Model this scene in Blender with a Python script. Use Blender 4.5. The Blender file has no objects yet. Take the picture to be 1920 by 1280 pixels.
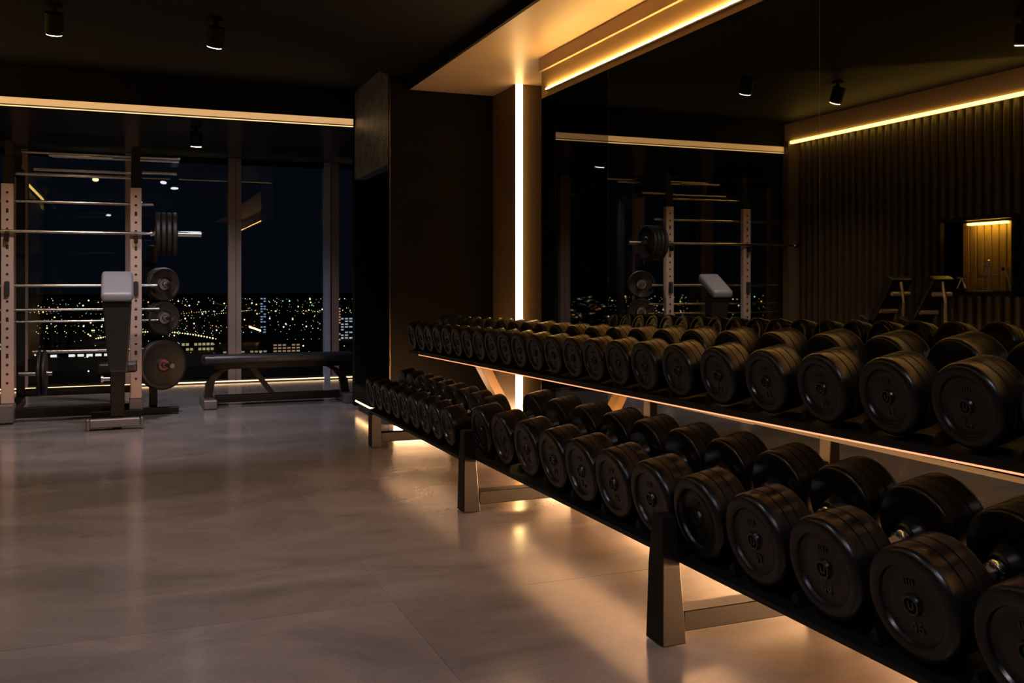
import bpy, bmesh, math, random
from mathutils import Vector, Matrix
random.seed(7)
C = bpy.context.scene.collection
PI = math.pi
EYE = 1.15                      # eye height; every z below is above the floor

# ------------------------------------------------------------------ camera, world, exposure
cam_d = bpy.data.cameras.new('camera'); cam = bpy.data.objects.new('camera', cam_d); C.objects.link(cam)
cam_d.sensor_width = 36; cam_d.lens = 33.75; cam_d.shift_y = -0.05625; cam_d.clip_end = 40000; cam_d.clip_start = 0.05
cam.location = (0, 0, EYE); cam.rotation_euler = (math.radians(90), 0, -math.radians(21.938))
sc = bpy.context.scene; sc.camera = cam
sc.view_settings.view_transform = 'Standard'; sc.view_settings.look = 'None'
sc.view_settings.exposure = 0.0; sc.view_settings.gamma = 1; sc.view_settings.use_curve_mapping = False
sc.cycles.max_bounces = 10; sc.cycles.glossy_bounces = 6; sc.cycles.transparent_max_bounces = 12
sc.cycles.sample_clamp_indirect = 4.0; sc.cycles.use_denoising = True
sc.cycles.caustics_refractive = False; sc.cycles.blur_glossy = 0.5
w = bpy.data.worlds.new('night'); sc.world = w; w.use_nodes = True
w.node_tree.nodes['Background'].inputs[0].default_value = (0.10, 0.17, 0.30, 1)
w.node_tree.nodes['Background'].inputs[1].default_value = 0.018

WARM = (1.0, 0.50, 0.15); GOLD = (1.0, 0.58, 0.17)
P_COVE, P_VERT, P_BASE, P_CURT = 62.0, 12.0, 120.0, 14.0

# ------------------------------------------------------------------ materials
MATS = {}
def mat(name, col=(.5, .5, .5), rough=.5, metal=0, emit=None, es=0, bump=None, var=None, coat=0, spec=.5, aniso=0):
    if name in MATS: return MATS[name]
    m = bpy.data.materials.new(name); m.use_nodes = True; nt = m.node_tree; b = nt.nodes['Principled BSDF']
    b.inputs['Base Color'].default_value = (*col, 1); b.inputs['Roughness'].default_value = rough
    b.inputs['Metallic'].default_value = metal; b.inputs['Specular IOR Level'].default_value = spec
    b.inputs['Coat Weight'].default_value = coat; b.inputs['Coat Roughness'].default_value = .15
    tc = nt.nodes.new('ShaderNodeTexCoord')
    if emit: b.inputs['Emission Color'].default_value = (*emit, 1); b.inputs['Emission Strength'].default_value = es
    if var:      # (scale, amount)
        n = nt.nodes.new('ShaderNodeTexNoise'); n.inputs['Scale'].default_value = var[0]; n.inputs['Detail'].default_value = 6
        r = nt.nodes.new('ShaderNodeValToRGB')
        r.color_ramp.elements[0].position = .3; r.color_ramp.elements[1].position = .7
        r.color_ramp.elements[0].color = (*[c * (1 - var[1]) for c in col], 1)
        r.color_ramp.elements[1].color = (*[min(1, c * (1 + var[1])) for c in col], 1)
        nt.links.new(tc.outputs['Object'], n.inputs['Vector']); nt.links.new(n.outputs['Fac'], r.inputs['Fac'])
        nt.links.new(r.outputs['Color'], b.inputs['Base Color'])
    if bump:     # (scale, strength)
        n2 = nt.nodes.new('ShaderNodeTexNoise'); n2.inputs['Scale'].default_value = bump[0]; n2.inputs['Detail'].default_value = 5
        bp = nt.nodes.new('ShaderNodeBump'); bp.inputs['Strength'].default_value = bump[1]; bp.inputs['Distance'].default_value = .01
        nt.links.new(tc.outputs['Object'], n2.inputs['Vector']); nt.links.new(n2.outputs['Fac'], bp.inputs['Height'])
        nt.links.new(bp.outputs['Normal'], b.inputs['Normal'])
    MATS[name] = m; return m

def floor_material():
    m = bpy.data.materials.new('polished_concrete'); m.use_nodes = True; nt = m.node_tree; b = nt.nodes['Principled BSDF']
    g = nt.nodes.new('ShaderNodeNewGeometry'); oi = nt.nodes.new('ShaderNodeObjectInfo')
    mp = nt.nodes.new('ShaderNodeMapping'); mp.inputs['Scale'].default_value = (.75, 1.5, 1); mp.inputs['Rotation'].default_value = (0, 0, .35)
    nt.links.new(g.outputs['Position'], mp.inputs['Vector'])
    n = nt.nodes.new('ShaderNodeTexNoise'); n.inputs['Scale'].default_value = 1.6; n.inputs['Detail'].default_value = 9; n.inputs['Roughness'].default_value = .62; n.inputs['Distortion'].default_value = .8
    nt.links.new(mp.outputs['Vector'], n.inputs['Vector'])
    r = nt.nodes.new('ShaderNodeValToRGB'); e = r.color_ramp.elements
    e[0].position = .32; e[0].color = (.122, .108, .106, 1); e[1].position = .72; e[1].color = (.222, .192, .187, 1)
    nt.links.new(n.outputs['Fac'], r.inputs['Fac'])
    n2 = nt.nodes.new('ShaderNodeTexNoise'); n2.inputs['Scale'].default_value = 90; n2.inputs['Detail'].default_value = 4
    nt.links.new(g.outputs['Position'], n2.inputs['Vector'])
    mx = nt.nodes.new('ShaderNodeMix'); mx.data_type = 'RGBA'; mx.blend_type = 'OVERLAY'; mx.inputs['Factor'].default_value = .22
    nt.links.new(r.outputs['Color'], mx.inputs[6]); nt.links.new(n2.outputs['Fac'], mx.inputs[7])
    hv = nt.nodes.new('ShaderNodeHueSaturation'); ma = nt.nodes.new('ShaderNodeMath'); ma.operation = 'MULTIPLY_ADD'
    ma.inputs[1].default_value = .14; ma.inputs[2].default_value = .93
    nt.links.new(oi.outputs['Random'], ma.inputs[0]); nt.links.new(ma.outputs[0], hv.inputs['Value'])
    nt.links.new(mx.outputs[2], hv.inputs['Color']); nt.links.new(hv.outputs['Color'], b.inputs['Base Color'])
    n3 = nt.nodes.new('ShaderNodeTexNoise'); n3.inputs['Scale'].default_value = 3.2; n3.inputs['Detail'].default_value = 7
    nt.links.new(g.outputs['Position'], n3.inputs['Vector'])
    rr = nt.nodes.new('ShaderNodeMapRange'); rr.inputs[3].default_value = .10; rr.inputs[4].default_value = .23
    nt.links.new(n3.outputs['Fac'], rr.inputs[0]); nt.links.new(rr.outputs[0], b.inputs['Roughness'])
    bp = nt.nodes.new('ShaderNodeBump'); bp.inputs['Strength'].default_value = .05; bp.inputs['Distance'].default_value = .004
    nt.links.new(n3.outputs['Fac'], bp.inputs['Height']); nt.links.new(bp.outputs['Normal'], b.inputs['Normal'])
    return m

M_floor = floor_material()
M_grout = mat('joint_filler', (.34, .29, .26), .5)
M_black = mat('black_paint', (.005, .0045, .0045), .6, bump=(60, .08), spec=.12)
M_ceil = mat('dark_ceiling_paint', (.006, .005, .0058), .6, bump=(40, .05), spec=.12)
M_panel = mat('dark_brown_panel', (.0075, .0062, .0053), .5, bump=(25, .10), var=(3, .15), spec=.1)
M_soffit = mat('bronze_soffit_board', (.66, .47, .29), .4, bump=(18, .03), var=(2, .06))
M_strip = mat('bronze_cove_wall', (.42, .29, .15), .45)
M_plaster = mat('textured_black_plaster', (.15, .15, .16), .32, bump=(55, .9), var=(9, .6))
M_slat = mat('fluted_panel', (.022, .015, .007), .38, spec=.35)
M_rubber = mat('black_rubber', (.004, .0036, .0038), .28, bump=(160, .02), spec=.38)
M_emb = mat('embossed_rubber', (.012, .011, .011), .25)
M_chrome = mat('chrome', (.80, .78, .75), .20, 1)
M_knurl = mat('knurled_chrome', (.60, .58, .55), .28, 1, bump=(500, .5))
M_rack = mat('black_powder_coated_steel', (.007, .0058, .005), .45, 0, bump=(200, .04), spec=.16)
M_shelf = mat('black_shelf_steel', (.004, .0036, .004), .45, spec=.3)
M_vinyl = mat('black_vinyl', (.008, .0075, .008), .42, bump=(300, .06))
M_greyv = mat('grey_vinyl', (.15, .15, .17), .42, bump=(250, .06))
M_bronze = mat('bronze_mullion', (.34, .235, .19), .45, .1)
M_alu = mat('bluish_aluminium', (.45, .47, .62), .4, .2)
M_upright = mat('brushed_rose_steel', (.40, .30, .26), .42, .3, bump=(90, .06))
M_hole = mat('hole_black', (.008, .008, .008), .8)
M_steel = mat('polished_steel_bar', (.62, .58, .55), .2, 1)
M_iron = mat('dark_iron_plate', (.009, .0075, .008), .5, .0, spec=.3)
M_redtrim = mat('dull_red_hub', (.13, .03, .025), .4)
M_brass = mat('corner_trim_metal', (.22, .16, .1), .35, 1)
M_greyst = mat('grey_steel_foot', (.16, .155, .16), .35, .6)
M_edge = mat('mirror_bevel_edge', (.35, .29, .2), .3, .6)

def led_mat(name, col, s, vis=None):
    return mat(name, (.8, .7, .5), .5, emit=col, es=s)
M_led_cove = led_mat('led_cove', GOLD, P_COVE)
M_led_vert = led_mat('led_vertical', (1.0, .60, .22), P_VERT)
M_led_base = led_mat('led_base', (1.0, .50, .22), P_BASE)
M_led_curt = led_mat('led_curtain', (1.0, .60, .12), P_CURT)
M_led_win = led_mat('led_window_diffuser', (1.0, .55, .22), .62)
M_led_win2 = led_mat('led_window_line', (1.0, .62, .25), 1.6)
M_led_wbase = led_mat('led_window_base', (1.0, .60, .28), 3.0)
M_led_copper = led_mat('led_copper', (1.0, .36, .16), 1.3)
M_led_niche = led_mat('led_niche', (1.0, .60, .08), 30.0)
M_lens_w = led_mat('lens_warm', (1.0, .62, .34), 30.0)
M_lens_c = led_mat('lens_cool', (.86, .84, 1.0), 18.0)

def mirror_material():
    m = bpy.data.materials.new('bronze_tinted_mirror'); m.use_nodes = True; b = m.node_tree.nodes['Principled BSDF']
    b.inputs['Base Color'].default_value = (.44, .41, .34, 1); b.inputs['Metallic'].default_value = 1; b.inputs['Roughness'].default_value = .012
    return m
M_mirror = mirror_material()
def glass_material():
    m = bpy.data.materials.new('window_glass'); m.use_nodes = True; nt = m.node_tree
    for n in list(nt.nodes): nt.nodes.remove(n)
    o = nt.nodes.new('ShaderNodeOutputMaterial'); t = nt.nodes.new('ShaderNodeBsdfTransparent'); g = nt.nodes.new('ShaderNodeBsdfGlossy')
    t.inputs['Color'].default_value = (.80, .86, .88, 1); g.inputs['Roughness'].default_value = .01
    f = nt.nodes.new('ShaderNodeFresnel'); f.inputs['IOR'].default_value = 1.5
    mx = nt.nodes.new('ShaderNodeMixShader')
    nt.links.new(f.outputs[0], mx.inputs[0]); nt.links.new(t.outputs[0], mx.inputs[1]); nt.links.new(g.outputs[0], mx.inputs[2])
    nt.links.new(mx.outputs[0], o.inputs['Surface'])
    return m
M_glass = glass_material()

# ------------------------------------------------------------------ helpers
def add_box(bm, x0, x1, y0, y1, z0, z1):
    v = [bm.verts.new((x, y, z)) for x in (x0, x1) for y in (y0, y1) for z in (z0, z1)]
    for f in ((0, 1, 3, 2), (4, 6, 7, 5), (0, 4, 5, 1), (2, 3, 7, 6), (0, 2, 6, 4), (1, 5, 7, 3)): bm.faces.new([v[i] for i in f])
    return v
def hexa(bm, pts):   # 8 points: bottom 4 ccw, top 4 ccw
    v = [bm.verts.new(p) for p in pts]
    for f in ((3, 2, 1, 0), (4, 5, 6, 7), (0, 1, 5, 4), (1, 2, 6, 5), (2, 3, 7, 6), (3, 0, 4, 7)): bm.faces.new([v[i] for i in f])
def add_tube(bm, a, b, r, seg=16, r2=None, cap=True):
    a, b = Vector(a), Vector(b); d = (b - a).normalized(); up = Vector((0, 0, 1)) if abs(d.z) < .9 else Vector((1, 0, 0))
    s = d.cross(up).normalized(); t = d.cross(s); r2 = r if r2 is None else r2
    A = [bm.verts.new(a + (s * math.cos(2*PI*k/seg) + t * math.sin(2*PI*k/seg)) * r) for k in range(seg)]
    B = [bm.verts.new(b + (s * math.cos(2*PI*k/seg) + t * math.sin(2*PI*k/seg)) * r2) for k in range(seg)]
    for k in range(seg): bm.faces.new((A[k], A[(k+1) % seg], B[(k+1) % seg], B[k]))
    if cap: bm.faces.new(A[::-1]); bm.faces.new(B)
def add_lathe_x(bm, prof, seg=48, cx=0, cy=0, cz=0):  # prof: (x, r) revolved about the x axis
    rings = []
    for x, r in prof:
        if r < 1e-5: rings.append([bm.verts.new((cx + x, cy, cz))])
        else: rings.append([bm.verts.new((cx + x, cy + r*math.cos(2*PI*k/seg), cz + r*math.sin(2*PI*k/seg))) for k in range(seg)])
    for p, q in zip(rings, rings[1:]):
        for k in range(seg):
            k2 = (k+1) % seg
            if len(p) == 1 and len(q) > 1: bm.faces.new((p[0], q[k2], q[k]))
            elif len(q) == 1 and len(p) > 1: bm.faces.new((p[k], p[k2], q[0]))
            elif len(p) > 1: bm.faces.new((p[k], p[k2], q[k2], q[k]))
def bevel(bm, w, seg=2, angle=.6):
    bmesh.ops.recalc_face_normals(bm, faces=bm.faces)
    es = [e for e in bm.edges if len(e.link_faces) == 2 and e.calc_face_angle(0) > angle]
    bmesh.ops.bevel(bm, geom=es, offset=w, segments=seg, affect='EDGES', profile=.5, clamp_overlap=True)
def mesh_of(name, bm, m, smooth=False):
    bmesh.ops.recalc_face_normals(bm, faces=bm.faces)
    me = bpy.data.meshes.new(name); bm.to_mesh(me); bm.free(); me.materials.append(m)
    if smooth:
        for p in me.polygons: p.use_smooth = True
        try: me.set_sharp_from_angle(angle=math.radians(32))
        except Exception: pass
    return me
def obj(name, bm, m, parent=None, smooth=False):
    o = bpy.data.objects.new(name, mesh_of(name, bm, m, smooth)); C.objects.link(o)
    if parent: o.parent = parent
    return o
def put(name, me, parent=None, loc=(0, 0, 0)):
    o = bpy.data.objects.new(name, me); C.objects.link(o); o.parent = parent; o.location = loc; return o
def tag(o, label, cat, group=None):
    o['label'] = label; o['category'] = cat
    if group: o['group'] = group
    return o
def thing(name, label, cat, loc=(0, 0, 0), rotz=0, group=None):
    o = bpy.data.objects.new(name, None); C.objects.link(o); o.location = loc; o.rotation_euler = (0, 0, rotz); o.empty_display_size = .1
    return tag(o, label, cat, group)
def struct(name, bm, m, parent=None, label=None):
    o = obj(name, bm, m, parent)
    if not parent: o['kind'] = 'structure'
    if label: o['label'] = label
    return o
def box(x0, x1, y0, y1, z0, z1, bv=0, seg=2):
    bm = bmesh.new(); add_box(bm, x0, x1, y0, y1, z0, z1)
    if bv: bevel(bm, bv, seg)
    return bm
def dup(o, parent=None):
    c = o.copy(); C.objects.link(c); c.parent = parent
    for ch in o.children: dup(ch, c)
    return c

# ------------------------------------------------------------------ key dimensions
MX = 2.75            # mirror plane
SZ = 1.600 + EYE     # underside of the soffit over the rack
XO, XI = 2.159, 2.909
YP, YQ = 7.656, 7.114  # end panel plane, pier front plane
YM = 6.264            # far edge of the mirror
XB = 2.007           # doorway side plane
YB = 8.955           # bulkhead with the window cove
YG = 11.65           # glass
CZ = 1.81 + EYE      # ceiling
XL = -1.55           # fluted wall
MT = 1.317 + EYE     # mirror top

# ------------------------------------------------------------------ floor
f0 = struct('floor', box(-4.2, 3.6, -2.8, YG + .25, -.12, -.003), M_grout, label='warm grey polished concrete floor in large slabs')
xs = [-4.2, -1.72, .90, 3.6]; ys = [-2.8, -1.75, -.62, .70, 2.02, 3.385, 4.79, 6.15, 7.50, 8.85, 10.2, YG + .2]
slab = {}
for i in range(len(xs) - 1):
    for j in range(len(ys) - 1):
        wx, wy = round(xs[i+1] - xs[i], 4), round(ys[j+1] - ys[j], 4)
        if (wx, wy) not in slab:
            bm = box(-wx/2 + .0015, wx/2 - .0012, -wy/2 + .0012, wy/2 - .0012, -.0032, 0)
            slab[(wx, wy)] = mesh_of('floor_slab', bm, M_floor)
        put('floor_slab', slab[(wx, wy)], f0, ((xs[i] + xs[i+1])/2, (ys[j] + ys[j+1])/2, 0))

# ------------------------------------------------------------------ ceiling, soffits
ce = struct('ceiling', box(-2.2, 3.6, -2.8, YB, CZ, CZ + .15), M_ceil, label='dark painted main ceiling of the gym')
bm = bmesh.new()      # lower black ceiling field with the diagonal edge
e1, e2 = Vector((2.05, 7.64)), Vector((.271, 6.054)); d = (e2 - e1).normalized()
e3 = e1 + d * ((-1.38 - e1.x) / d.x)
poly = [(e1.x, e1.y), (XO - .001, e1.y), (XO - .001, -2.7), (-1.38, -2.7), (-1.38, e3.y)]
zb, zt = 1.69 + EYE, CZ + .001
lo = [bm.verts.new((x, y, zb)) for x, y in poly]; hi = [bm.verts.new((x, y, zt)) for x, y in poly]
bm.faces.new(lo); bm.faces.new(hi[::-1])
for k in range(len(poly)): bm.faces.new((lo[k], hi[k], hi[(k+1) % len(poly)], lo[(k+1) % len(poly)]))
struct('ceiling_panel', bm, M_black, label='lower black ceiling field with a diagonal edge')
struct('trim_1', box(XO, 3.3, -2.7, YP - .002, SZ, SZ + .035), M_soffit, label='bronze soffit board glowing above the dumbbell rack')
struct('trim_2', box(XO - .012, XO + .012, -2.7, YP - .002, SZ - .001, CZ - .01), M_black, label='black outer edge of the soffit')
struct('trim_5', box(-2.2, 3.6, YB, YB + .10, 1.482 + EYE, CZ + .15), M_black, label='black bulkhead in front of the window zone')
struct('ceiling_window_zone', box(-4.2, 3.6, YB + .10, YG + .25, 1.482 + EYE, 1.60 + EYE), mat('gloss_black_ceiling', (.03, .032, .04), .22), label='glossy dark lower ceiling over the window zone')

# ------------------------------------------------------------------ right wall with mirror panels
wr = struct('wall_right', box(MX + .008, MX + .50, -2.8, YM, 0, SZ - .001), M_black, label='wall covered with tall bronze tinted mirror panels')
for y0, y1 in ((5.249, YM), (3.311, 5.249), (1.373, 3.311), (-.565, 1.373), (-2.5, -.565)):
    o = obj('mirror_panel', box(MX, MX + .007, y0 + .0015, y1 - .0015, .012, MT - .002), M_mirror if y0 < 5 else mat('smoked_glass_panel', (.13, .11, .085), .02, 1), wr)
    if y0 > 5: o['label'] = 'darker smoked glass panel'
for y0 in (5.249, 3.311, 1.373, -.565):
    obj('seam_strip', box(MX + .0005, MX + .0075, y0 - .0022, y0 + .0022, .012, SZ - .002), M_edge, wr)
obj('cove_wall_board', box(MX, MX + .008, -2.6, YM, MT, SZ - .002), M_strip, wr)
obj('cove_ledge', box(MX - .022, MX + .004, -2.6, YM, 1.507 + EYE, SZ - .002), M_soffit, wr)
obj('mirror_edge_trim', box(MX - .001, MX + .012, YM + .0005, YM + .006, 0, MT), M_brass, wr)
# pier between the end panel and the mirror
struct('wall_pier', box(XI, 3.3, YQ, YP, 0, SZ - .001), mat('pier_bronze', (.12, .082, .044), .5, spec=.2), label='dark pier carrying the upright light strip')
struct('wall_end', box(XB, 3.3, YP, YP + .05, 0, CZ), M_panel, label='dark brown end panel behind the far end of the rack')
tr = struct('trim_6', box(XB - .002, XB + .002, YP - .004, YP + .006, 0, 1.675 + EYE), M_brass, label='thin metal corner trim beside the doorway')
# doorway block
LZ = .981 + EYE
struct('wall_doorway', box(XB, XB + .10, YP + .052, YB - .001, LZ, CZ), M_plaster, label='textured black lintel above the dark doorway')
dw = struct('door_1', box(XB + .62, XB + .66, YP + .052, YB - .001, 0, LZ), M_black, label='dark recessed door inside the black doorway')
obj('door_handle', box(XB + .59, XB + .62, YP + .15, YP + .17, .9, 1.1, .004), M_greyst, dw)
struct('wall_niche_back', box(XB + .66, 3.3, YP + .05, YB + .1, 0, CZ), M_black)
struct('trim_7', box(XB + .10, XB + .66, YP + .052, YB - .001, LZ, LZ + .05), M_black)
struct('wall_block_end', box(XB, XB + .66, YB, YB + .10, 0, 1.48 + EYE), M_black)

# ------------------------------------------------------------------ left fluted wall with niche
NY0, NY1, NZ0, NZ1 = 6.03, 6.80, 1.07, 1.72
wl = struct('wall_left', box(XL - .55, XL - .50, -2.8, YB, 0, CZ + .1), M_black, label='dark wall clad with upright fluted slats')
obj('wall_core', box(XL - .50, XL - .035, -2.8, NY0, 0, CZ), M_black, wl)
obj('wall_core', box(XL - .50, XL - .035, NY1, YB, 0, CZ), M_black, wl)
obj('wall_core', box(XL - .50, XL - .035, NY0, NY1, 0, NZ0), M_black, wl)
obj('wall_core', box(XL - .50, XL - .035, NY0, NY1, NZ1, CZ), M_black, wl)
PITCH = .10
def flute(z0, z1):
    bm = bmesh.new(); n = 7; wd = PITCH/2 - .006
    A = []; B = []
    for k in range(n + 1):
        t = -1 + 2*k/n
        x = .040*math.cos(t*PI/2)**.7 if abs(t) < 1 else 0
        A.append(bm.verts.new((x, t*wd, z0))); B.append(bm.verts.new((x, t*wd, z1)))
    for k in range(n): bm.faces.new((A[k], A[k+1], B[k+1], B[k]))
    bm.faces.new((A[0], B[0], B[-1], A[-1])); bm.faces.new(A[::-1]); bm.faces.new(B)
    return mesh_of('wall_slat', bm, M_slat, False)
fl_full = flute(.02, CZ - .02); fl_lo = flute(.02, NZ0 - .03); fl_hi = flute(NZ1 + .03, CZ - .02)
y = 2.6
while y < YB - .05:
    if NY0 - .07 < y < NY1 + .07:
        put('wall_slat', fl_lo, wl, (XL - .034, y, 0)); put('wall_slat', fl_hi, wl, (XL - .034, y, 0))
    else: put('wall_slat', fl_full, wl, (XL - .034, y, 0))
    y += PITCH
obj('wall_board', box(XL - .034, XL, -2.7, 2.54, .02, CZ - .02), M_slat, wl)
fr = bmesh.new()
for a in ((NY0 - .03, NY0, NZ0 - .03, NZ1 + .03), (NY1, NY1 + .03, NZ0 - .03, NZ1 + .03), (NY0, NY1, NZ1, NZ1 + .03), (NY0, NY1, NZ0 - .03, NZ0)):
    add_box(fr, XL - .40, XL + .012, *a)
obj('niche_frame', fr, M_rack, wl)
for k in range(9):
    put('niche_slat', mesh_of('niche_slat', box(0, .02, -.036, .036, NZ0 + .004, NZ1 - .004, .006, 1), mat('niche_board', (.28, .19, .07), .5)) if k == 0 else bpy.data.meshes['niche_slat'], wl, (XL - .24, NY0 + .045 + k*.081, 0))
struct('trim_8', box(XL - .03 + .10, XL + .11, -2.7, YB - .001, 1.615 + EYE, CZ - .001), mat('fascia_taupe', (.42, .31, .20), .5, spec=.2), label='taupe fascia board above the fluted wall')
struct('wall_back', box(-2.2, 3.3, -2.95, -2.8, 0, CZ + .1), M_black)
struct('trim_9', box(XL - .5, XL + .13, YB - .10, YB - .001, 0, 1.6 + EYE), mat('jamb_brown', (.07, .05, .03), .45), label='dark jamb where the fluted wall ends')

# ------------------------------------------------------------------ LED lights (things)
def led(label, housing, diffuser, m, group='linear light strips'):
    cx = [(diffuser[0] + diffuser[1])/2, (diffuser[2] + diffuser[3])/2, diffuser[4]]
    t = thing('light_strip', label, 'light strip', cx, 0, group)
    def rel(b): return (b[0]-cx[0], b[1]-cx[0], b[2]-cx[1], b[3]-cx[1], b[4]-cx[2], b[5]-cx[2])
    if housing: obj('housing', box(*rel(housing)), M_greyst, t)
    obj('diffuser', box(*rel(diffuser)), m, t)
    if 'mirror foot' in label: obj('added_shade', box(*rel((MX - .13, MX - .001, -2.4, YM - .03, .192, .198))), M_rack, t)  # unseen lip added to block the strip's upward light
    return t
led('long gold light strip running in the cove above the mirror', (MX - .012, MX, -2.5, YM - .10, 1.353 + EYE, 1.363 + EYE), (MX - .014, MX - .001, -2.5, YM - .10, 1.3635 + EYE, 1.371 + EYE), M_led_cove)
led('upright glowing light strip on the pier corner beside the mirror', (XI - .016, XI + .044, YQ - .012, YQ - .0005, .01, SZ - .004), (XI - .018, XI + .036, YQ - .034, YQ - .0125, .012, SZ - .006), M_led_vert)
led('light strip low on the mirror foot behind the dumbbell rack', (MX - .012, MX - .001, -2.4, YM - .03, .04, .19), (MX - .022, MX - .0125, -2.4, YM - .03, .05, .18), M_led_base)
led('light strip along the foot of the dark end panel', (XB + .03, XI - .03, YP - .012, YP - .001, .01, .10), (XB + .03, XI - .03, YP - .022, YP - .0125, .02, .09), led_mat('led_foot', (1.0, .54, .26), 75.0))
led('wide warm light band along the bulkhead before the windows', (-1.41, XB - .02, YB - .022, YB - .0005, 1.484 + EYE, 1.552 + EYE), (-1.41, XB - .02, YB - .030, YB - .0225, 1.494 + EYE, 1.548 + EYE), M_led_win)
led('thin bright light line under the warm band before the windows', None, (-1.41, XB - .02, YB - .030, YB - .012, 1.475 + EYE, 1.4805 + EYE), M_led_win2)
led('thin light line along the foot of the windows', (-4.0, 2.9, YG - .075, YG - .055, .001, .012), (-4.0, 2.9, YG - .073, YG - .058, .0125, .024), M_led_wbase)
led('gold light strip under the fascia above the fluted wall', (XL + .075, XL + .105, 1.0, YB - .12, 1.602 + EYE, 1.6145 + EYE), (XL + .096, XL + .124, 1.0, YB - .12, 1.572 + EYE, 1.6015 + EYE), M_led_curt)
led('short gold light bar glowing under the top of the wall niche', (XL - .18, XL - .12, NY0 + .17, NY1 - .17, NZ1 - .016, NZ1 - .001), (XL - .175, XL - .125, NY0 + .18, NY1 - .18, NZ1 - .034, NZ1 - .0165), M_led_niche)

# ------------------------------------------------------------------ window wall
mull = [(-4.15, -4.05), (-3.36, -3.21), (-2.245, -2.095), (-1.13, -.98), (0.0, .139), (1.111, 1.256), (2.222, 2.403), (3.34, 3.48)]
for n in range(len(mull) - 1):
    x0, x1 = mull[n][1], mull[n+1][0]
    wn = struct('window_%d' % (n + 1), box(x0, x1, YG - .04, YG + .06, 0, .045), M_black, label='tall night window pane number %d from the left' % (n + 1))
    obj('pane', box(x0, x1, YG + .005, YG + .017, .045, 1.40 + EYE), M_glass, wn)
    obj('low_rail', box(x0, x1, YG - .05, YG + .004, .20, .33), M_black, wn)
    obj('head_frame', box(x0, x1, YG - .05, YG + .06, 1.40 + EYE, 1.46 + EYE), M_black, wn)
    a, b = mull[n+1]
    if n + 1 == 6: bmv = box(a + .075, b, YG - .07, YG + .07, 0, 1.459 + EYE)
    else: bmv = box(a, b, YG - .07, YG + .07, 0, 1.459 + EYE)
    mu = obj('mullion', bmv, M_bronze, wn)
    if n + 1 == 6: obj('mullion_face', box(a, a + .07, YG - .10, YG + .0, 0, 1.459 + EYE), M_alu, wn)
    else: obj('mullion_groove', box((a+b)/2 + .008, (a+b)/2 + .013, YG - .0705, YG - .068, 0, 1.459 + EYE), M_hole, wn)
struct('wall_window_right', box(3.5, 3.6, YB + .1, YG + .2, 0, 1.48 + EYE), M_black)
struct('wall_window_left', box(-4.3, -4.15, YB, YG + .2, 0, 1.46 + EYE), M_black)
struct('wall_window_near', box(-4.2, XL + .12, YB, YB + .1, 0, 1.48 + EYE), M_black)

# ------------------------------------------------------------------ floating ledge by the doorway
t = thing('floating_ledge', 'low dark ledge with rounded end glowing underneath at the doorway', 'ledge', (1.965, 8.33, .0))
obj('ledge_box', box(-.045, .035, -.34, .30, .10, .24, .018, 3), M_panel, t)
obj('plinth', box(-.0, .035, -.32, .28, .0, .098), M_rack, t)
obj('glow_strip', box(-.03, -.015, -.32, .28, .084, .095), mat('led_ledge', (.8, .7, .5), .5, emit=(1, .55, .22), es=12), t)

# ------------------------------------------------------------------ dumbbell rack
POSTS = [.76, 2.684, 4.60, 6.655]
def low_z(x): return .262 + (x - 1.58) * math.tan(math.radians(11))
def up_z(x, y): return .744 - .0123 * (y - 1.55) + (x - 1.83) * math.tan(math.radians(11))
rk = thing('dumbbell_rack', 'long black two tier dumbbell rack standing along the mirror wall', 'rack', (1.6, 3.7, 0))
RX, RY = 1.6, 3.7
def R(bm):
    bmesh.ops.translate(bm, verts=bm.verts, vec=(-RX, -RY, 0)); return bm
def slab_prof(prof, y0, y1, dz=lambda y: 0):
    bm = bmesh.new(); A = [bm.verts.new((x, y0, z + dz(y0))) for x, z in prof]; B = [bm.verts.new((x, y1, z + dz(y1))) for x, z in prof]
    n = len(prof); bm.faces.new(A); bm.faces.new(B[::-1])
    for k in range(n): bm.faces.new((A[k], B[k], B[(k+1) % n], A[(k+1) % n]))
    return bm
tn = math.tan(math.radians(11))
for y0, y1 in ((.60, 4.66), (4.665, 6.72)):
    x0 = 1.645 if y0 < 1 else 1.60
    zz = low_z(x0) - .004 if y0 < 1 else .255
    pr = [(x0, zz - .012), (x0 + .03, zz - .022), (x0 + .50, zz - .022 + .49*tn), (x0 + .50, zz + .50*tn), (x0 + .04, zz + .04*tn), (x0, zz + .004)]
    obj('lower_shelf', R(slab_prof(pr, y0, y1)), M_shelf, rk)
dzf = lambda y: -.0123 * (y - 1.55)
pr = [(1.838, .731), (1.875, .731), (2.27, .745 + .39*tn - .02), (2.27, .745 + .42*tn), (1.86, .748), (1.838, .752)]
obj('upper_shelf', R(slab_prof(pr, .60, 6.50, dzf)), M_shelf, rk)
obj('shelf_light_line', R(slab_prof([(1.836, .7265), (1.842, .7265), (1.842, .7305), (1.836, .7305)], .60, 6.25, dzf)), M_led_copper, rk)
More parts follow.
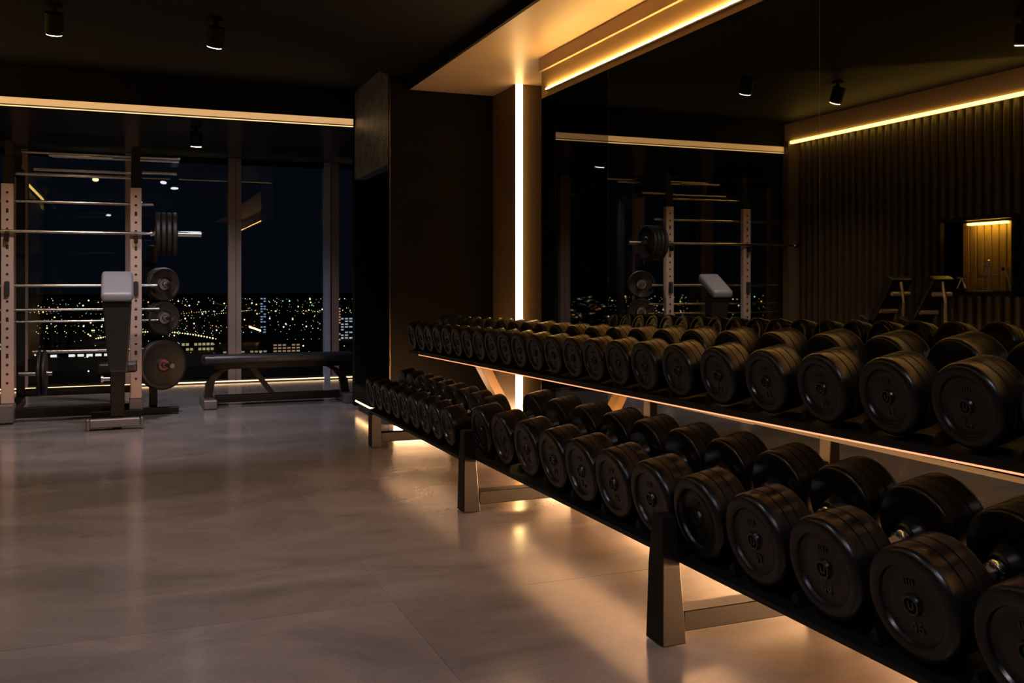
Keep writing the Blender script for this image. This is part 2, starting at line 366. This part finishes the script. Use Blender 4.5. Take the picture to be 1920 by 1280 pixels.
for i, py in enumerate(POSTS):
    y0, y1 = py - .053, py + .053
    top = .41 if 0 < i < 3 else (.25 if i == 3 else .41)
    tx0, tx1 = (1.58, 1.632) if i < 3 else (1.585, 1.655)
    bm = bmesh.new()
    if i < 3: rings = [(1.572, 1.66, y0, y1, .003), (1.575, 1.64, y0 + .004, y1 - .010, .25), (tx0, tx1, y0 + .018, y1 - .026, top)]
    else: rings = [(1.60, 1.672, y0, y1, .003), (1.60, 1.668, y0 + .006, y1 - .006, .235)]
    vs = [[bm.verts.new(q) for q in ((xa, ya, z), (xb, ya, z), (xb, yb, z), (xa, yb, z))] for xa, xb, ya, yb, z in rings]
    bm.faces.new(vs[0][::-1]); bm.faces.new(vs[-1])
    for A_, B_ in zip(vs, vs[1:]):
        for q in range(4): bm.faces.new((A_[q], A_[(q+1) % 4], B_[(q+1) % 4], B_[q]))
    bevel(bm, .003, 1)
    p = obj('front_post', R(bm), M_rack, rk)
    obj('floor_beam', R(box(1.662 if i < 3 else 1.674, 2.60, py - .035, py + .045, .035, .10, .003, 1)), M_rack, rk)
    obj('foot_pad', R(box(2.20, 2.28, py - .02, py + .03, .002, .034)), M_hole, rk)
for py in (5.92, .95):      # slanted upright that carries the upper tier
    bm = bmesh.new(); h = .055
    hexa(bm, [(2.47, py - h, .02), (2.53, py - h, .02), (2.53, py + h, .02), (2.47, py + h, .02), (2.08, py - h, .715), (2.15, py - h, .725), (2.15, py + h, .725), (2.08, py + h, .715)])
    bevel(bm, .003, 1)
    obj('rear_upright', R(bm), M_strip, rk)
    obj('floor_beam', R(box(2.10, 2.66, py - .04, py + .04, .004, .05)), M_rack, rk)

# ------------------------------------------------------------------ dumbbells
RR = .12; T = .120; LEN = .40
def head_bm():
    bm = bmesh.new()
    # from the outer face centre outwards, over the rim, along the tread with two grooves, down the inner face and out the neck
    prof = [(.010, 0), (.010, .016), (.004, .018), (.004, .021), (.010, .024), (.0115, .060), (.0115, .077), (.009, .0815), (.002, .0845), (0, .088),
            (.0, .104), (.0015, .1105), (.005, .1155), (.010, .1185), (.016, .12), (.044, .12), (.0455, .1175), (.0475, .1175), (.049, .12), (.074, .12),
            (.0755, .1175), (.0775, .1175), (.079, .12), (.106, .12), (.113, .1185), (.118, .1145), (.120, .109), (.118, .07), (.121, .045), (.150, .034), (.153, .030), (.153, 0)]
    add_lathe_x(bm, prof, 56)
    return bm
me_head = mesh_of('head', head_bm(), M_rubber, True)
bm = bmesh.new()
add_lathe_x(bm, [(.1532, 0), (.1532, .019), (.156, .023), (.162, .023), (.165, .019), (.168, .0165), (.172, .0215), (.177, .0215), (.180, .0155), (.19, .0145), (.20, .0150), (.21, .0145), (.220, .0155), (.223, .0215), (.228, .0215), (.232, .0165), (.235, .019), (.238, .023), (.244, .023), (.2468, .019), (.2468, 0)], 28)
me_handle = mesh_of('handle', bm, M_chrome, True)
def emblem_bm():
    bm = bmesh.new()
    add_lathe_x(bm, [(.0105, .0155), (.0015, .0165), (.0015, .0205), (.0105, .0225)], 32)
    add_box(bm, .003, .0105, -.0075, -.004, -.009, .009); add_box(bm, .003, .0105, .004, .0075, -.009, .009); add_box(bm, .003, .0105, -.0075, .0075, -.009, -.0055)
    # small raised tick marks above
    for k in range(4): add_box(bm, .008, .012, -.014 + k*.008, -.010 + k*.008, .040, .052)
    return bm
me_emblem = mesh_of('emblem', emblem_bm(), M_emb)
NUM = {}
def number_mesh(s):
    if s in NUM: return NUM[s]
    cu = bpy.data.curves.new('num', 'FONT'); cu.body = s; cu.size = .036; cu.extrude = .0022; cu.align_x = 'CENTER'; cu.align_y = 'CENTER'; cu.resolution_u = 2
    ob = bpy.data.objects.new('num', cu); C.objects.link(ob)
    me = bpy.data.meshes.new_from_object(ob.evaluated_get(bpy.context.evaluated_depsgraph_get()))
    bpy.data.objects.remove(ob); bpy.data.curves.remove(cu)
    # text lies in xy facing +z; make it face -x, reading upright
    me.transform(Matrix(((0, 0, -1, 0), (-1, 0, 0, 0), (0, 1, 0, 0), (0, 0, 0, 1))))
    me.transform(Matrix.Translation((.0105, 0, -.048)))
    me.materials.clear(); me.materials.append(M_emb); me.name = 'weight_number'
    NUM[s] = me; return me
ORD = ['nearest', 'second', 'third', 'fourth', 'fifth', 'sixth', 'seventh', 'eighth', 'ninth', 'tenth', 'eleventh', 'twelfth', 'thirteenth']
SIZE = lambda D: 'large' if D > .235 else ('medium' if D > .196 else 'small')
def dumbbell(Y, D, X, Z, tilt, num, label, group, spin):
    s = D / .24
    t = thing('dumbbell', label, 'dumbbell', (X, Y, Z), 0, group); t.rotation_euler = (0, -tilt, 0); t.scale = (s, s, s)
    h1 = put('head', me_head, t); h1.rotation_euler = (spin, 0, 0)
    put('emblem', me_emblem, h1); put('weight_number', number_mesh(num), h1)
    h2 = put('head', me_head, t, (LEN, 0, 0)); h2.rotation_euler = (0, 0, PI)
    put('emblem', me_emblem, h2); put('weight_number', number_mesh(num), h2)
    put('handle', me_handle, t)
def ordn(i, n):
    if i < 13 and i < n - 10: return ('nearest' if i == 0 else ORD[i] + ' from the near end'), 'near'
    j = n - 1 - i
    return ('farthest' if j == 0 else ORD[j] + ' from the far end'), 'far'
lowY = [1.32, 1.612, 1.897, 2.178, 2.456, 2.73, 2.992, 3.25, 3.506, 3.78, 4.06, 4.34]
lowN = ['48', '46', '44', '42', '40', '38', '36', '34', '32', '30', '28', '26']
K = 1.0414; k_ = 0
for i, (y, nm) in enumerate(zip(lowY, lowN)):
    D = (.264 if y < 2 else .264 - (y - 2) * .0095) * (K - .01)
    o, _ = ordn(i, 12) if i else ('nearest', '')
    where = ('nearest of the lower tier' if i == 0 else ORD[i] + ' from the near end of the lower tier') if i < 8 else (['', 'first', 'second', 'third', 'fourth'][12 - i] + ' on the near side of the second post, lower tier')
    z = low_z(1.645) + .006 + (D/2) + .004
    dumbbell(y*K, D, 1.645, z, math.radians(11), nm, 'large black dumbbell numbered %s, %s' % (nm, where), 'dumbbells on the lower tier', random.uniform(-.12, .12))
for j in range(9):
    y = 4.865 + j * .2165; nm = ['24', '24', '22', '22', '20', '20', '18', '18', '16'][j]
    D = .2075
    where = 'first beyond the second post of the lower tier' if j == 0 else ('farthest on the lower tier at the rack end' if j == 8 else (ORD[j] + ' beyond the second post, lower tier' if j < 5 else ORD[8-j] + ' from the far end of the lower tier'))
    dumbbell(y, D, 1.585, .388, math.radians(11), nm, 'medium black dumbbell, %s' % where, 'dumbbells on the lower tier', random.uniform(-.15, .15))
upY = [1.44, 1.693, 1.944, 2.20, 2.456, 2.713, 2.965, 3.20, 3.415, 3.625, 3.83, 4.04, 4.25, 4.45, 4.645, 4.84, 5.035, 5.23, 5.42, 5.61, 5.80, 5.99, 6.18, 6.385]
upN = ['26', '24', '22', '20', '18', '17', '16', '15', '14', '13', '12', '12', '11', '10', '10', '9', '9', '8', '8', '7', '6', '5', '5', '4']
for i, (y, nm) in enumerate(zip(upY, upN)):
    D = .212 if y < 1.7 else .212 - (y - 1.7) * (.028 / 2.3 if y < 4 else .0100)
    if y > 4: D = .184
    n = len(upY)
    where = 'nearest of the upper tier' if i == 0 else (ORD[i] + ' from the near end of the upper tier' if i < 12 else ('farthest of the upper tier' if i == n-1 else ORD[n-1-i] + ' from the far end of the upper tier'))
    z = up_z(1.83, y) + .012 + D/2
    dumbbell(y, D, 1.825, z, math.radians(11), nm, '%s black dumbbell, %s' % ('medium' if i < 5 else 'small', where), 'dumbbells on the upper tier', random.uniform(-.15, .15))
# cradles between neighbouring heads
bm = bmesh.new()
hexa(bm, [(0, -.022, 0), (.075, -.022, .0), (.075, .022, .0), (0, .022, 0), (.006, -.004, .034), (.069, -.004, .034), (.069, .004, .034), (.006, .004, .034)])
me_cr = mesh_of('saddle', bm, M_shelf)
for i in range(len(lowY) - 1):
    ym = (lowY[i] + lowY[i+1])/2 * K
    if abs(ym - 2.684) < .07: continue
    for xx in (1.68, 2.0): s_ = put('saddle', me_cr, rk, (xx - RX, ym - RY, low_z(xx) + .001)); s_.rotation_euler = (0, -math.radians(11), 0)
for i in range(len(upY) - 1):
    ym = (upY[i] + upY[i+1])/2
    for xx in (1.875, 2.12): s_ = put('saddle', me_cr, rk, (xx - RX, ym - RY, up_z(xx, ym) - .004)); s_.rotation_euler = (0, -math.radians(11), 0)

# ------------------------------------------------------------------ power rack by the window
PX, PY = -.40, 9.0
pr_ = thing('power_rack', 'tall steel squat rack with drilled rose steel uprights before the windows', 'rack', (PX, PY, 0))
def P(bm):
    bmesh.ops.translate(bm, verts=bm.verts, vec=(-PX, -PY, 0)); return bm
UX = (-.905, .085)
for k, ux in enumerate(UX):
    up = obj('upright', P(box(ux - .047, ux + .047, 8.91, 8.97, .16, 1.98, .004, 1)), M_upright, pr_)
    hb = bmesh.new(); hy = 8.9085
    for j in range(22):
        z = .33 + j * .075; r = .011
        if j % 4 == 3: add_box(hb, ux - .010, ux + .010, hy - .001, hy + .004, z - .018, z + .018)
        else: add_tube(hb, (ux, hy - .001, z), (ux, hy + .004, z), r, 10)
    obj('hole_row', P(hb), M_hole, up)['kind'] = 'stuff'
    obj('upright_sleeve', P(box(ux - .040, ux + .050, 8.915, 8.965, 1.981, 2.20, .003, 1)), M_rack, pr_)
    obj('foot', P(box(ux - .055, ux + .055, 8.80, 9.02, .012, .158, .006, 1)), M_greyst, pr_)
    obj('base_runner', P(box(ux - .04, ux + .04, 9.021, 10.05, .02, .10, .004, 1)), M_rack, pr_)
    obj('rear_upright', P(box(ux - .035, ux + .035, 9.98, 10.05, .101, 2.20, .004, 1)), M_rack, pr_)
    obj('top_runner', P(box(ux - .035, ux + .035, 8.966, 9.979, 2.13, 2.20, .004, 1)), M_rack, pr_)
    obj('clamp', P(box(ux - .018, ux + .018, 8.872, 8.9085, 1.05, 1.17, .005, 1)), M_hole, pr_)
    obj('safety_hook', P(box(ux - .015, ux + .015, 8.83, 8.909, 1.50, 1.566, .005, 1)), M_rack, pr_)
obj('base_crossbeam', P(box(UX[0] + .048, UX[1] - .048, 8.93, 9.0, .03, .115, .004, 1)), M_rack, pr_)
obj('rear_crossbeam', P(box(UX[0] + .036, UX[1] - .036, 9.99, 10.04, .10, .17, .004, 1)), M_rack, pr_)
def bar(name, x0, x1, y, z, r, m=M_steel, parent=pr_):
    b_ = bmesh.new(); add_tube(b_, (x0, y, z), (x1, y, z), r, 16); return obj(name, P(b_), m, parent, True)
bar('crossbar', -1.5, .23, 9.0, 1.844, .014); bar('crossbar', -1.5, .26, 9.0, 1.136, .014); bar('crossbar', -1.5, .28, 9.03, .931, .012)
bar('crossbar', -1.5, .27, 9.05, .83, .010); bar('crossbar', -.8, .27, 9.9, .52, .018)
for z_, yy, x0, x1 in ((2.33, 9.6, -.9, .48), (2.28, 9.4, -.6, .46), (2.12, 9.05, -.72, .06), (2.24, 9.0, -.6, -.1), (2.115, 8.93, .01, .42), (2.07, 8.98, -.85, .05)):
    bar('pull_up_bar', x0, x1, yy, z_, .013)
obj('pull_up_mount', P(box(-.93, -.86, 8.95, 9.65, 2.201, 2.34, .006, 1)), M_rack, pr_)
obj('pull_up_mount', P(box(.05, .12, 8.95, 9.65, 2.201, 2.34, .006, 1)), M_rack, pr_)
# plate pegs
PEG = Vector((.42, -.88, 0)).normalized()
pegs = [(.33, 9.30, 1.145, .150, 3, 'upper'), (.33, 9.30, .845, .150, 3, 'middle'), (.34, 9.30, .425, .225, 2, 'lowest')]
obj('plate_post', P(box(.20, .27, 9.28, 9.35, .02, 1.50, .004, 1)), M_rack, pr_)
obj('plate_arm', P(box(.15, .1999, 9.29, 9.34, 1.30, 1.36, .003, 1)), M_rack, pr_)
obj('plate_post_foot', P(box(.135, .44, 8.99, 9.07, .012, .06, .004, 1)), M_rack, pr_)
for (x, y, z, r, n, nm) in pegs:
    b_ = bmesh.new(); o0 = Vector((x - .10, y, z)); add_tube(b_, o0, o0 + PEG * (.28 + .03*n), .022, 16); obj('plate_peg', P(b_), M_steel, pr_, True)
# barbell with four plates, seen edge-on
bb = thing('barbell', 'steel barbell racked at chest height, loaded with four plates', 'barbell', (-.4, 8.86, 1.584))
b_ = bmesh.new(); add_tube(b_, (-1.10, 0, 0), (.60, 0, 0), .0145, 16); obj('shaft', b_, M_steel, bb, True)
b_ = bmesh.new(); add_lathe_x(b_, [(.60, 0), (.60, .03), (.615, .03), (.616, .024), (1.02, .024), (1.02, 0)], 20); obj('sleeve', b_, M_steel, bb, True)
b_ = bmesh.new(); add_lathe_x(b_, [(-1.10, 0), (-1.10, .03), (-1.115, .03), (-1.116, .024), (-1.52, .024), (-1.52, 0)], 20); obj('sleeve', b_, M_steel, bb, True)
def plate_bm(R_, th):
    b_ = bmesh.new()
    add_lathe_x(b_, [(0, .026), (0, .055), (.004, .06), (.008, .065), (.008, R_*.76), (.003, R_*.82), (0, R_*.86), (0, R_*.94), (.004, R_*.98), (.010, R_), (th - .010, R_), (th - .004, R_*.98), (th, R_*.94), (th, R_*.86), (th - .008, R_*.76), (th - .008, .065), (th, .055), (th, .026), (0, .026)], 48)
    return b_
me_p = {}
def plate(R_, th, loc, rotz, label, group, hub=None):
    k = (R_, th)
    if k not in me_p:
        me_p[k] = mesh_of('plate_disc', plate_bm(R_, th), M_iron, True)
        b2 = bmesh.new(); add_lathe_x(b2, [(-.002, .0255), (-.002, .050), (.004, .052)], 32); me_p[('h', k)] = mesh_of('plate_hub', b2, M_redtrim if R_ > .2 else M_greyst, True)
    t = thing('weight_plate', label, 'weight plate', loc, rotz, group)
    put('plate_disc', me_p[k], t); put('plate_hub', me_p[('h', k)], t)
    return t
for k in range(4):
    plate(.188, .043, (.238 + k*.0455, 8.86, 1.584), 0, ['innermost', 'second', 'third', 'outermost'][k] + ' of the four black plates on the racked barbell', 'plates on the racked barbell')
ang = math.atan2(-PEG.y, -PEG.x)
for (x, y, z, r, n, nm) in pegs:
    for k in range(n):
        p = Vector((x - .10, y, z)) + PEG * (.12 + .036*k + .032)
        plate(r, .031, p, ang, '%s black plate on the %s peg of the plate post' % (['rear', 'middle', 'front'][k] if n == 3 else ['rear', 'front'][k], nm), 'plates on the plate post')
# a plate leaning low on the left side
for k in range(2):
    plate(.20, .035, (-.72 + k*.040, 9.42, .36), 0, ['left', 'right'][k] + ' big dark plate low behind the left rack upright', 'plates on the low left peg')
b_ = bmesh.new(); add_tube(b_, (-.868, 9.42, .36), (-.60, 9.42, .36), .022, 14); obj('plate_peg', P(b_), M_steel, pr_, True)

# ------------------------------------------------------------------ preacher curl bench
pc = thing('preacher_bench', 'dark preacher curl bench with pale grey slanted pad, end-on before the rack', 'bench', (-.06, 8.27, 0))
bm = bmesh.new()   # slanted pad, high at the far edge
hexa(bm, [(-.118, -.13, 1.00), (.118, -.13, 1.00), (.118, .16, 1.18), (-.118, .16, 1.18), (-.118, -.15, 1.075), (.118, -.15, 1.075), (.118, .13, 1.262), (-.118, .13, 1.262)])
bevel(bm, .028, 4); obj('arm_pad', bm, M_greyv, pc, True)
bm = bmesh.new()
hexa(bm, [(-.062, -.03, .44), (.075, -.03, .44), (.075, .03, .44), (-.062, .03, .44), (-.108, -.10, 1.0), (.108, -.10, 1.0), (.108, .0, 1.03), (-.108, .0, 1.03)])
bevel(bm, .012, 2); obj('pad_board', bm, M_vinyl, pc)
obj('post', box(-.052, .052, .032, .11, .09, 1.02, .005, 1), M_rack, pc)
obj('lower_post', box(-.05, .055, -.045, .031, .10, .46, .005, 1), M_rack, pc)
obj('seat_support', box(-.04, .04, .111, .40, .36, .42, .004, 1), M_rack, pc)
bm = box(-.15, .15, .22, .50, .421, .50, .02, 3); obj('seat', bm, M_vinyl, pc, True)
obj('base_rail', box(-.045, .045, -.02, .41, .05, .099, .004, 1), M_rack, pc)
obj('front_foot', box(-.20, .17, -.10, -.021, .02, .088, .008, 1), M_greyst, pc)
obj('rear_foot', box(-.20, .20, .411, .48, .002, .088, .008, 1), M_rack, pc)
obj('foot_cap', box(-.225, -.201, -.105, -.016, .002, .092, .008, 1), M_greyst, pc)
obj('foot_cap', box(.171, .195, -.105, -.016, .002, .092, .008, 1), M_greyst, pc)
b_ = bmesh.new(); add_tube(b_, (-.10, -.05, .40), (-.052, -.05, .40), .018, 14); add_tube(b_, (-.118, -.05, .40), (-.10, -.05, .40), .03, 14); obj('adjustment_knob', b_, M_chrome, pc, True)

# ------------------------------------------------------------------ flat bench
fb = thing('flat_bench', 'long low black flat bench beside the doorway, lengthwise before the windows', 'bench', (1.38, 9.45, 0))
obj('pad', box(-.71, .74, -.15, .15, .40, .475, .022, 3), M_vinyl, fb, True)
obj('pad_frame', box(-.60, .62, -.04, .04, .345, .399, .004, 1), M_rack, fb)
for s_, n_ in ((-1, 'l'), (1, 'r')):
    bm = bmesh.new(); pts = [(-.50, .345), (-.58, .30), (-.64, .22), (-.66, .085)]
    for (xa, za), (xb, zb2) in zip(pts, pts[1:]):
        xa_, xb_ = (xa, xb) if s_ < 0 else (-xa - .02, -xb - .02)
        lo_, hi_ = (xa_, xb_)
        hexa(bm, [(xb_ - .035, -.035, zb2), (xb_ + .035, -.035, zb2), (xb_ + .035, .035, zb2), (xb_ - .035, .035, zb2), (xa_ - .04, -.035, za), (xa_ + .04, -.035, za), (xa_ + .04, .035, za), (xa_ - .04, .035, za)])
    obj('leg', bm, M_rack, fb)
    xf = -.66 if s_ < 0 else .64
    obj('foot', box(xf - .06, xf + .06, -.30, .24, .004, .084, .006, 1), M_greyst, fb)
obj('base_rail', box(-.598, .578, -.04, .04, .03, .10, .004, 1), M_rack, fb)
bm = bmesh.new(); hexa(bm, [(-.10, -.02, .101), (-.04, -.02, .101), (-.04, .02, .101), (-.10, .02, .101), (-.28, -.02, .344), (-.22, -.02, .344), (-.22, .02, .344), (-.28, .02, .344)])
obj('brace', bm, M_rack, fb)

# ------------------------------------------------------------------ two adjustable benches at the fluted wall (seen in the mirror)
def incline_bench(y, label):
    t = thing('incline_bench', label, 'bench', (-1.05, y, 0), 0, 'raised incline benches')
    bm = bmesh.new(); hexa(bm, [(-.12, .235, .83), (.12, .235, .83), (.12, .17, .80), (-.12, .17, .80), (-.12, -.02, 1.225), (.12, -.02, 1.225), (.12, -.08, 1.19), (-.12, -.08, 1.19)])
    bevel(bm, .014, 2); obj('backrest', bm, M_vinyl, t)
    bm = bmesh.new(); hexa(bm, [(-.12, .34, .80), (.12, .34, .80), (.12, .23, .76), (-.12, .23, .76), (-.12, .35, .86), (.12, .35, .86), (.12, .24, .822), (-.12, .24, .822)])
    bevel(bm, .012, 2); obj('seat', bm, M_vinyl, t)
    bm = bmesh.new(); add_tube(bm, (0, -.05, 1.17), (0, -.09, .98), .018, 12); add_tube(bm, (0, -.09, .98), (0, -.09, .05), .022, 12); obj('rear_strut', bm, M_chrome, t, True)
    bm = bmesh.new(); add_tube(bm, (0, .25, .75), (0, .20, .05), .025, 12); obj('front_strut', bm, M_rack, t, True)
    bm = bmesh.new(); add_tube(bm, (-.10, -.05, 1.06), (.10, -.05, 1.06), .02, 12); add_tube(bm, (-.1, .1, .9), (.1, .1, .9), .02, 12); obj('roller', bm, M_upright, t, True)
    obj('base_rail', box(-.03, .03, -.10, .32, .003, .06, .004, 1), M_rack, t)
incline_bench(6.84, 'incline bench with raised backrest at the fluted wall, farther one in mirror')
incline_bench(6.36, 'incline bench with raised backrest at the fluted wall, next to the lit niche')
# things standing in the lit niche
t = thing('kettlebell_stand', 'small metal accessory stand in the lit wall niche', 'stand', (XL - .10, 6.45, NZ0 + .001))
obj('base', box(-.08, .08, -.20, .02, 0, .02, .004, 1), M_greyst, t)
bm = bmesh.new(); add_tube(bm, (0, -.09, .02), (0, -.09, .26), .012, 12); obj('stem', bm, M_chrome, t, True)
bm = bmesh.new(); add_tube(bm, (0, -.20, .15), (0, .02, .15), .014, 12); add_tube(bm, (0, -.13, .235), (0, -.05, .235), .012, 12); obj('cross_arm', bm, M_chrome, t, True)
bm = bmesh.new(); bmesh.ops.create_uvsphere(bm, u_segments=16, v_segments=10, radius=.02, matrix=Matrix.Translation((0, -.09, .275))); obj('finial', bm, M_chrome, t, True)
t = thing('grip_handle', 'chrome cable grip lying in the lit wall niche', 'handle', (XL - .10, 6.66, NZ0 + .001))
bm = bmesh.new(); add_tube(bm, (0, -.06, .02), (0, .06, .02), .018, 12); obj('grip', bm, M_vinyl, t, True)
bm = bmesh.new(); add_tube(bm, (0, -.06, .02), (0, 0, .13), .006, 8); add_tube(bm, (0, .06, .02), (0, 0, .13), .006, 8); add_tube(bm, (-.002, -.07, .13), (.002, .05, .135), .012, 10); obj('bail', bm, M_chrome, t, True)
t = thing('grip_handle', 'slanted steel attachment propped at the near side of the lit niche', 'handle', (XL - .10, 6.14, NZ0 + .001))
bm = bmesh.new(); add_tube(bm, (0, -.03, .0), (0, .04, .20), .014, 12); obj('grip', bm, M_knurl, t, True)
bm = bmesh.new(); add_tube(bm, (-.03, .045, .21), (.03, .045, .21), .016, 12); obj('end_ring', bm, M_chrome, t, True)

# ------------------------------------------------------------------ spot fixtures
def spot(x, y, warm, label, power, target, size=60, h=.0, blend=.7):
    ztop = CZ if h == 0 else h
    t = thing('ceiling_spotlight', label, 'spotlight', (x, y, ztop), 0, 'black ceiling spotlights')
    bm = bmesh.new(); add_tube(bm, (0, 0, -.015), (0, 0, -.001), .05, 24); obj('mount', bm, M_black, t, True)
    bm = bmesh.new(); add_tube(bm, (0, 0, -.016), (0, 0, -.06), .016, 12); obj('stem', bm, M_black, t, True)
    d = (Vector(target) - Vector((x, y, ztop - .11))).normalized()
    rot = d.to_track_quat('-Z', 'Y')
    piv = Vector((0, 0, -.11))
    def turn(o): o.rotation_euler = rot.to_euler(); o.location = piv; return o
    bm = bmesh.new(); add_tube(bm, (0, 0, .06), (0, 0, -.075), .056, 28, cap=True); turn(obj('lamp_head', bm, M_black, t, True))
    bm = bmesh.new(); add_tube(bm, (0, 0, -.0755), (0, 0, -.080), .049, 28); turn(obj('lens', bm, M_lens_w if warm else M_lens_c, t, True))
    ld = bpy.data.lights.new('spot_lamp', 'SPOT'); ld.energy = power * .8; ld.spot_size = math.radians(size); ld.spot_blend = blend; ld.shadow_soft_size = .035
    ld.color = (1.0, .76, .62) if warm else (.86, .86, 1.0)
    lo = bpy.data.objects.new('spot_lamp', ld); C.objects.link(lo); lo.parent = t
    lo.location = piv + d * .09; lo.rotation_euler = rot.to_euler()
    return t
spot(-.43, 6.90, True, 'black ceiling spotlight with glaring warm lens, leftmost', 200, (-.55, 8.4, 0), 90)
spot(.575, 6.86, False, 'black ceiling spotlight with cool white lens, by the diagonal edge', 190, (.3, 8.2, 0), 90)
PZ = 1.69 + EYE
spot(.25, 4.4, True, 'black ceiling spotlight over the open floor before the rack middle', 190, (-.1, 5.0, 0), 100, PZ)
spot(.20, 2.4, False, 'black ceiling spotlight over the open floor, close to the viewer', 85, (.1, 2.6, 0), 100, PZ)
spot(.9, .0, False, 'black ceiling spotlight above and right of the viewer', 75, (1.0, 1.6, 0), 100, PZ)
spot(-.35, .3, False, 'black ceiling spotlight above and left of the viewer', 60, (-.1, 1.6, 0), 100, PZ)
ZW = 1.482 + EYE
spot(.62, 9.5, False, 'black spotlight under the window zone ceiling', 150, (.6, 10.1, 0), 130, ZW)

# ------------------------------------------------------------------ the night city outside
GZ = -150.0
g = bmesh.new(); add_box(g, -14000, 9000, 200, 16000, GZ - 5, GZ)
gr = struct('ground', g, mat('dark_city_ground', (.015, .018, .02), .9), label='dark city plain far below the windows')
bands = {'warm': ((1.0, .55, .20), 3.2), 'yellow': ((1.0, .82, .32), 3), 'white': ((.75, .95, 1.0), 3), 'teal': ((.25, .70, .72), 1.0), 'red': ((1.0, .28, .12), 3)}
bms = {k: bmesh.new() for k in bands}
BPOS = [(-68, 2150), (-260, 2300), (150, 2250), (230, 2050), (330, 2150), (470, 2300), (560, 2600), (390, 3000), (-900, 2100)]
def lamp(x, y, z, s, k):
    if any(abs(x - bx) < 95 and abs(y - by - 25) < 90 for bx, by in BPOS): return
    b_ = bms[k]; v = [b_.verts.new((x + a*s, y + b2*s, z + c*s)) for a, b2, c in ((1, 0, 0), (-1, 0, 0), (0, 1, 0), (0, -1, 0), (0, 0, 1), (0, 0, -1))]
    for a in (0, 1):
        for b2 in (2, 3):
            for c in (4, 5): b_.faces.new((v[a], v[b2], v[c]))
keys = ['warm'] * 7 + ['yellow'] * 5 + ['white'] * 4 + ['teal'] * 5 + ['red'] * 1
rnd = random.Random(3)
for _ in range(2600):
    Y = math.exp(rnd.uniform(math.log(1750), math.log(9500))); X = Y * rnd.uniform(-.95, .33)
    if rnd.random() < .45 and math.sin(X/210 + 1.3) * math.cos(Y/330) < 0: continue
    lamp(X, Y, GZ + rnd.uniform(2, 25), math.hypot(X, Y) * .00046 * rnd.choice([.4, .5, .6, .8, 1.0, 1.9]), rnd.choice(keys))
for _ in range(46):       # streets: rows of lamps
    Y = math.exp(rnd.uniform(math.log(1900), math.log(7000))); X = Y * rnd.uniform(-.6, .3); a = rnd.choice([.05, .12, -.08, 1.2, 2.2]); st = Y * .008
    k = rnd.choice(['warm', 'yellow', 'yellow', 'warm', 'white'])
    for j in range(rnd.randint(8, 22)):
        lamp(X + math.cos(a)*st*j, Y + math.sin(a)*st*j, GZ + 8, Y * .00034 * rnd.uniform(.6, 1.3), k)
for j in range(60):       # lit curved avenue
    a = j / 59; X = -70 + 330 * a; Y = 2700 - 500 * a * a
    lamp(X, Y, GZ + 10 + 20*math.sin(a*PI), 1.5 + 1.2 * rnd.random(), 'yellow' if j % 3 else 'warm')
for k, b_ in bms.items():
    o = obj('city_lights', b_, mat('city_lamp_' + k, (.1, .1, .1), .5, emit=bands[k][0], es=bands[k][1]))
    o['kind'] = 'stuff'; tag(o, {'warm': 'orange', 'yellow': 'yellow', 'white': 'white', 'teal': 'teal', 'red': 'red'}[k] + ' points of light scattered over the night city', 'city lights')
M_bwall = mat('dark_building_wall', (.03, .035, .04), .8)
def building(X, Y, wdt, hgt, col, es, label, rows, cols):
    t = thing('building', label, 'building', (X, Y, GZ), 0, 'buildings of the night city')
    obj('wall', box(-wdt/2, wdt/2, 0, wdt*.6, 0, hgt), M_bwall, t)
    b_ = bmesh.new()
    for r in range(rows):
        for c in range(cols):
            if rnd.random() < .25: continue
            cw, ch = wdt / cols, hgt / rows
            add_box(b_, -wdt/2 + c*cw + cw*.15, -wdt/2 + (c+1)*cw - cw*.15, -.6, -.1, r*ch + ch*.25, (r+1)*ch - ch*.25)
    o = obj('lit_windows', b_, mat('lit_windows_%s' % label[:12], (.1, .1, .1), .5, emit=col, es=es), t); o['kind'] = 'stuff'
    obj('roof', box(-wdt/2 - 1, wdt/2 + 1, -1, wdt*.6 + 1, hgt, hgt + 2), M_bwall, t)
building(-68, 2150, 150, 10, (1, .95, .80), 1.3, 'long low building with bright pale facade, left behind the rack', 1, 9)
building(-260, 2300, 60, 26, (.8, 1, .7), .5, 'greenish lit block among the city lights behind the rack', 3, 6)
building(150, 2250, 70, 22, (1, .75, .35), .5, 'amber lit block behind the left part of the middle window', 2, 8)
building(230, 2050, 90, 14, (1, .8, .45), .35, 'low warm lit hall in the middle window', 2, 10)
building(330, 2150, 60, 20, (1, .6, .3), .4, 'orange lit block in the middle window near the frame', 3, 6)
building(470, 2300, 24, 95, (1, .5, .28), .7, 'tall reddish lit tower seen in the right window', 14, 3)
building(560, 2600, 60, 60, (.9, .9, 1), .5, 'pale lit tower seen in the right window', 8, 5)
building(390, 3000, 18, 110, (.5, .6, .9), .6, 'slim bluish lit tower left of the aluminium mullion', 14, 2)
building(-900, 2100, 110, 30, (.9, 1, .5), .8, 'yellow green lit block far left beyond the rack', 3, 8)
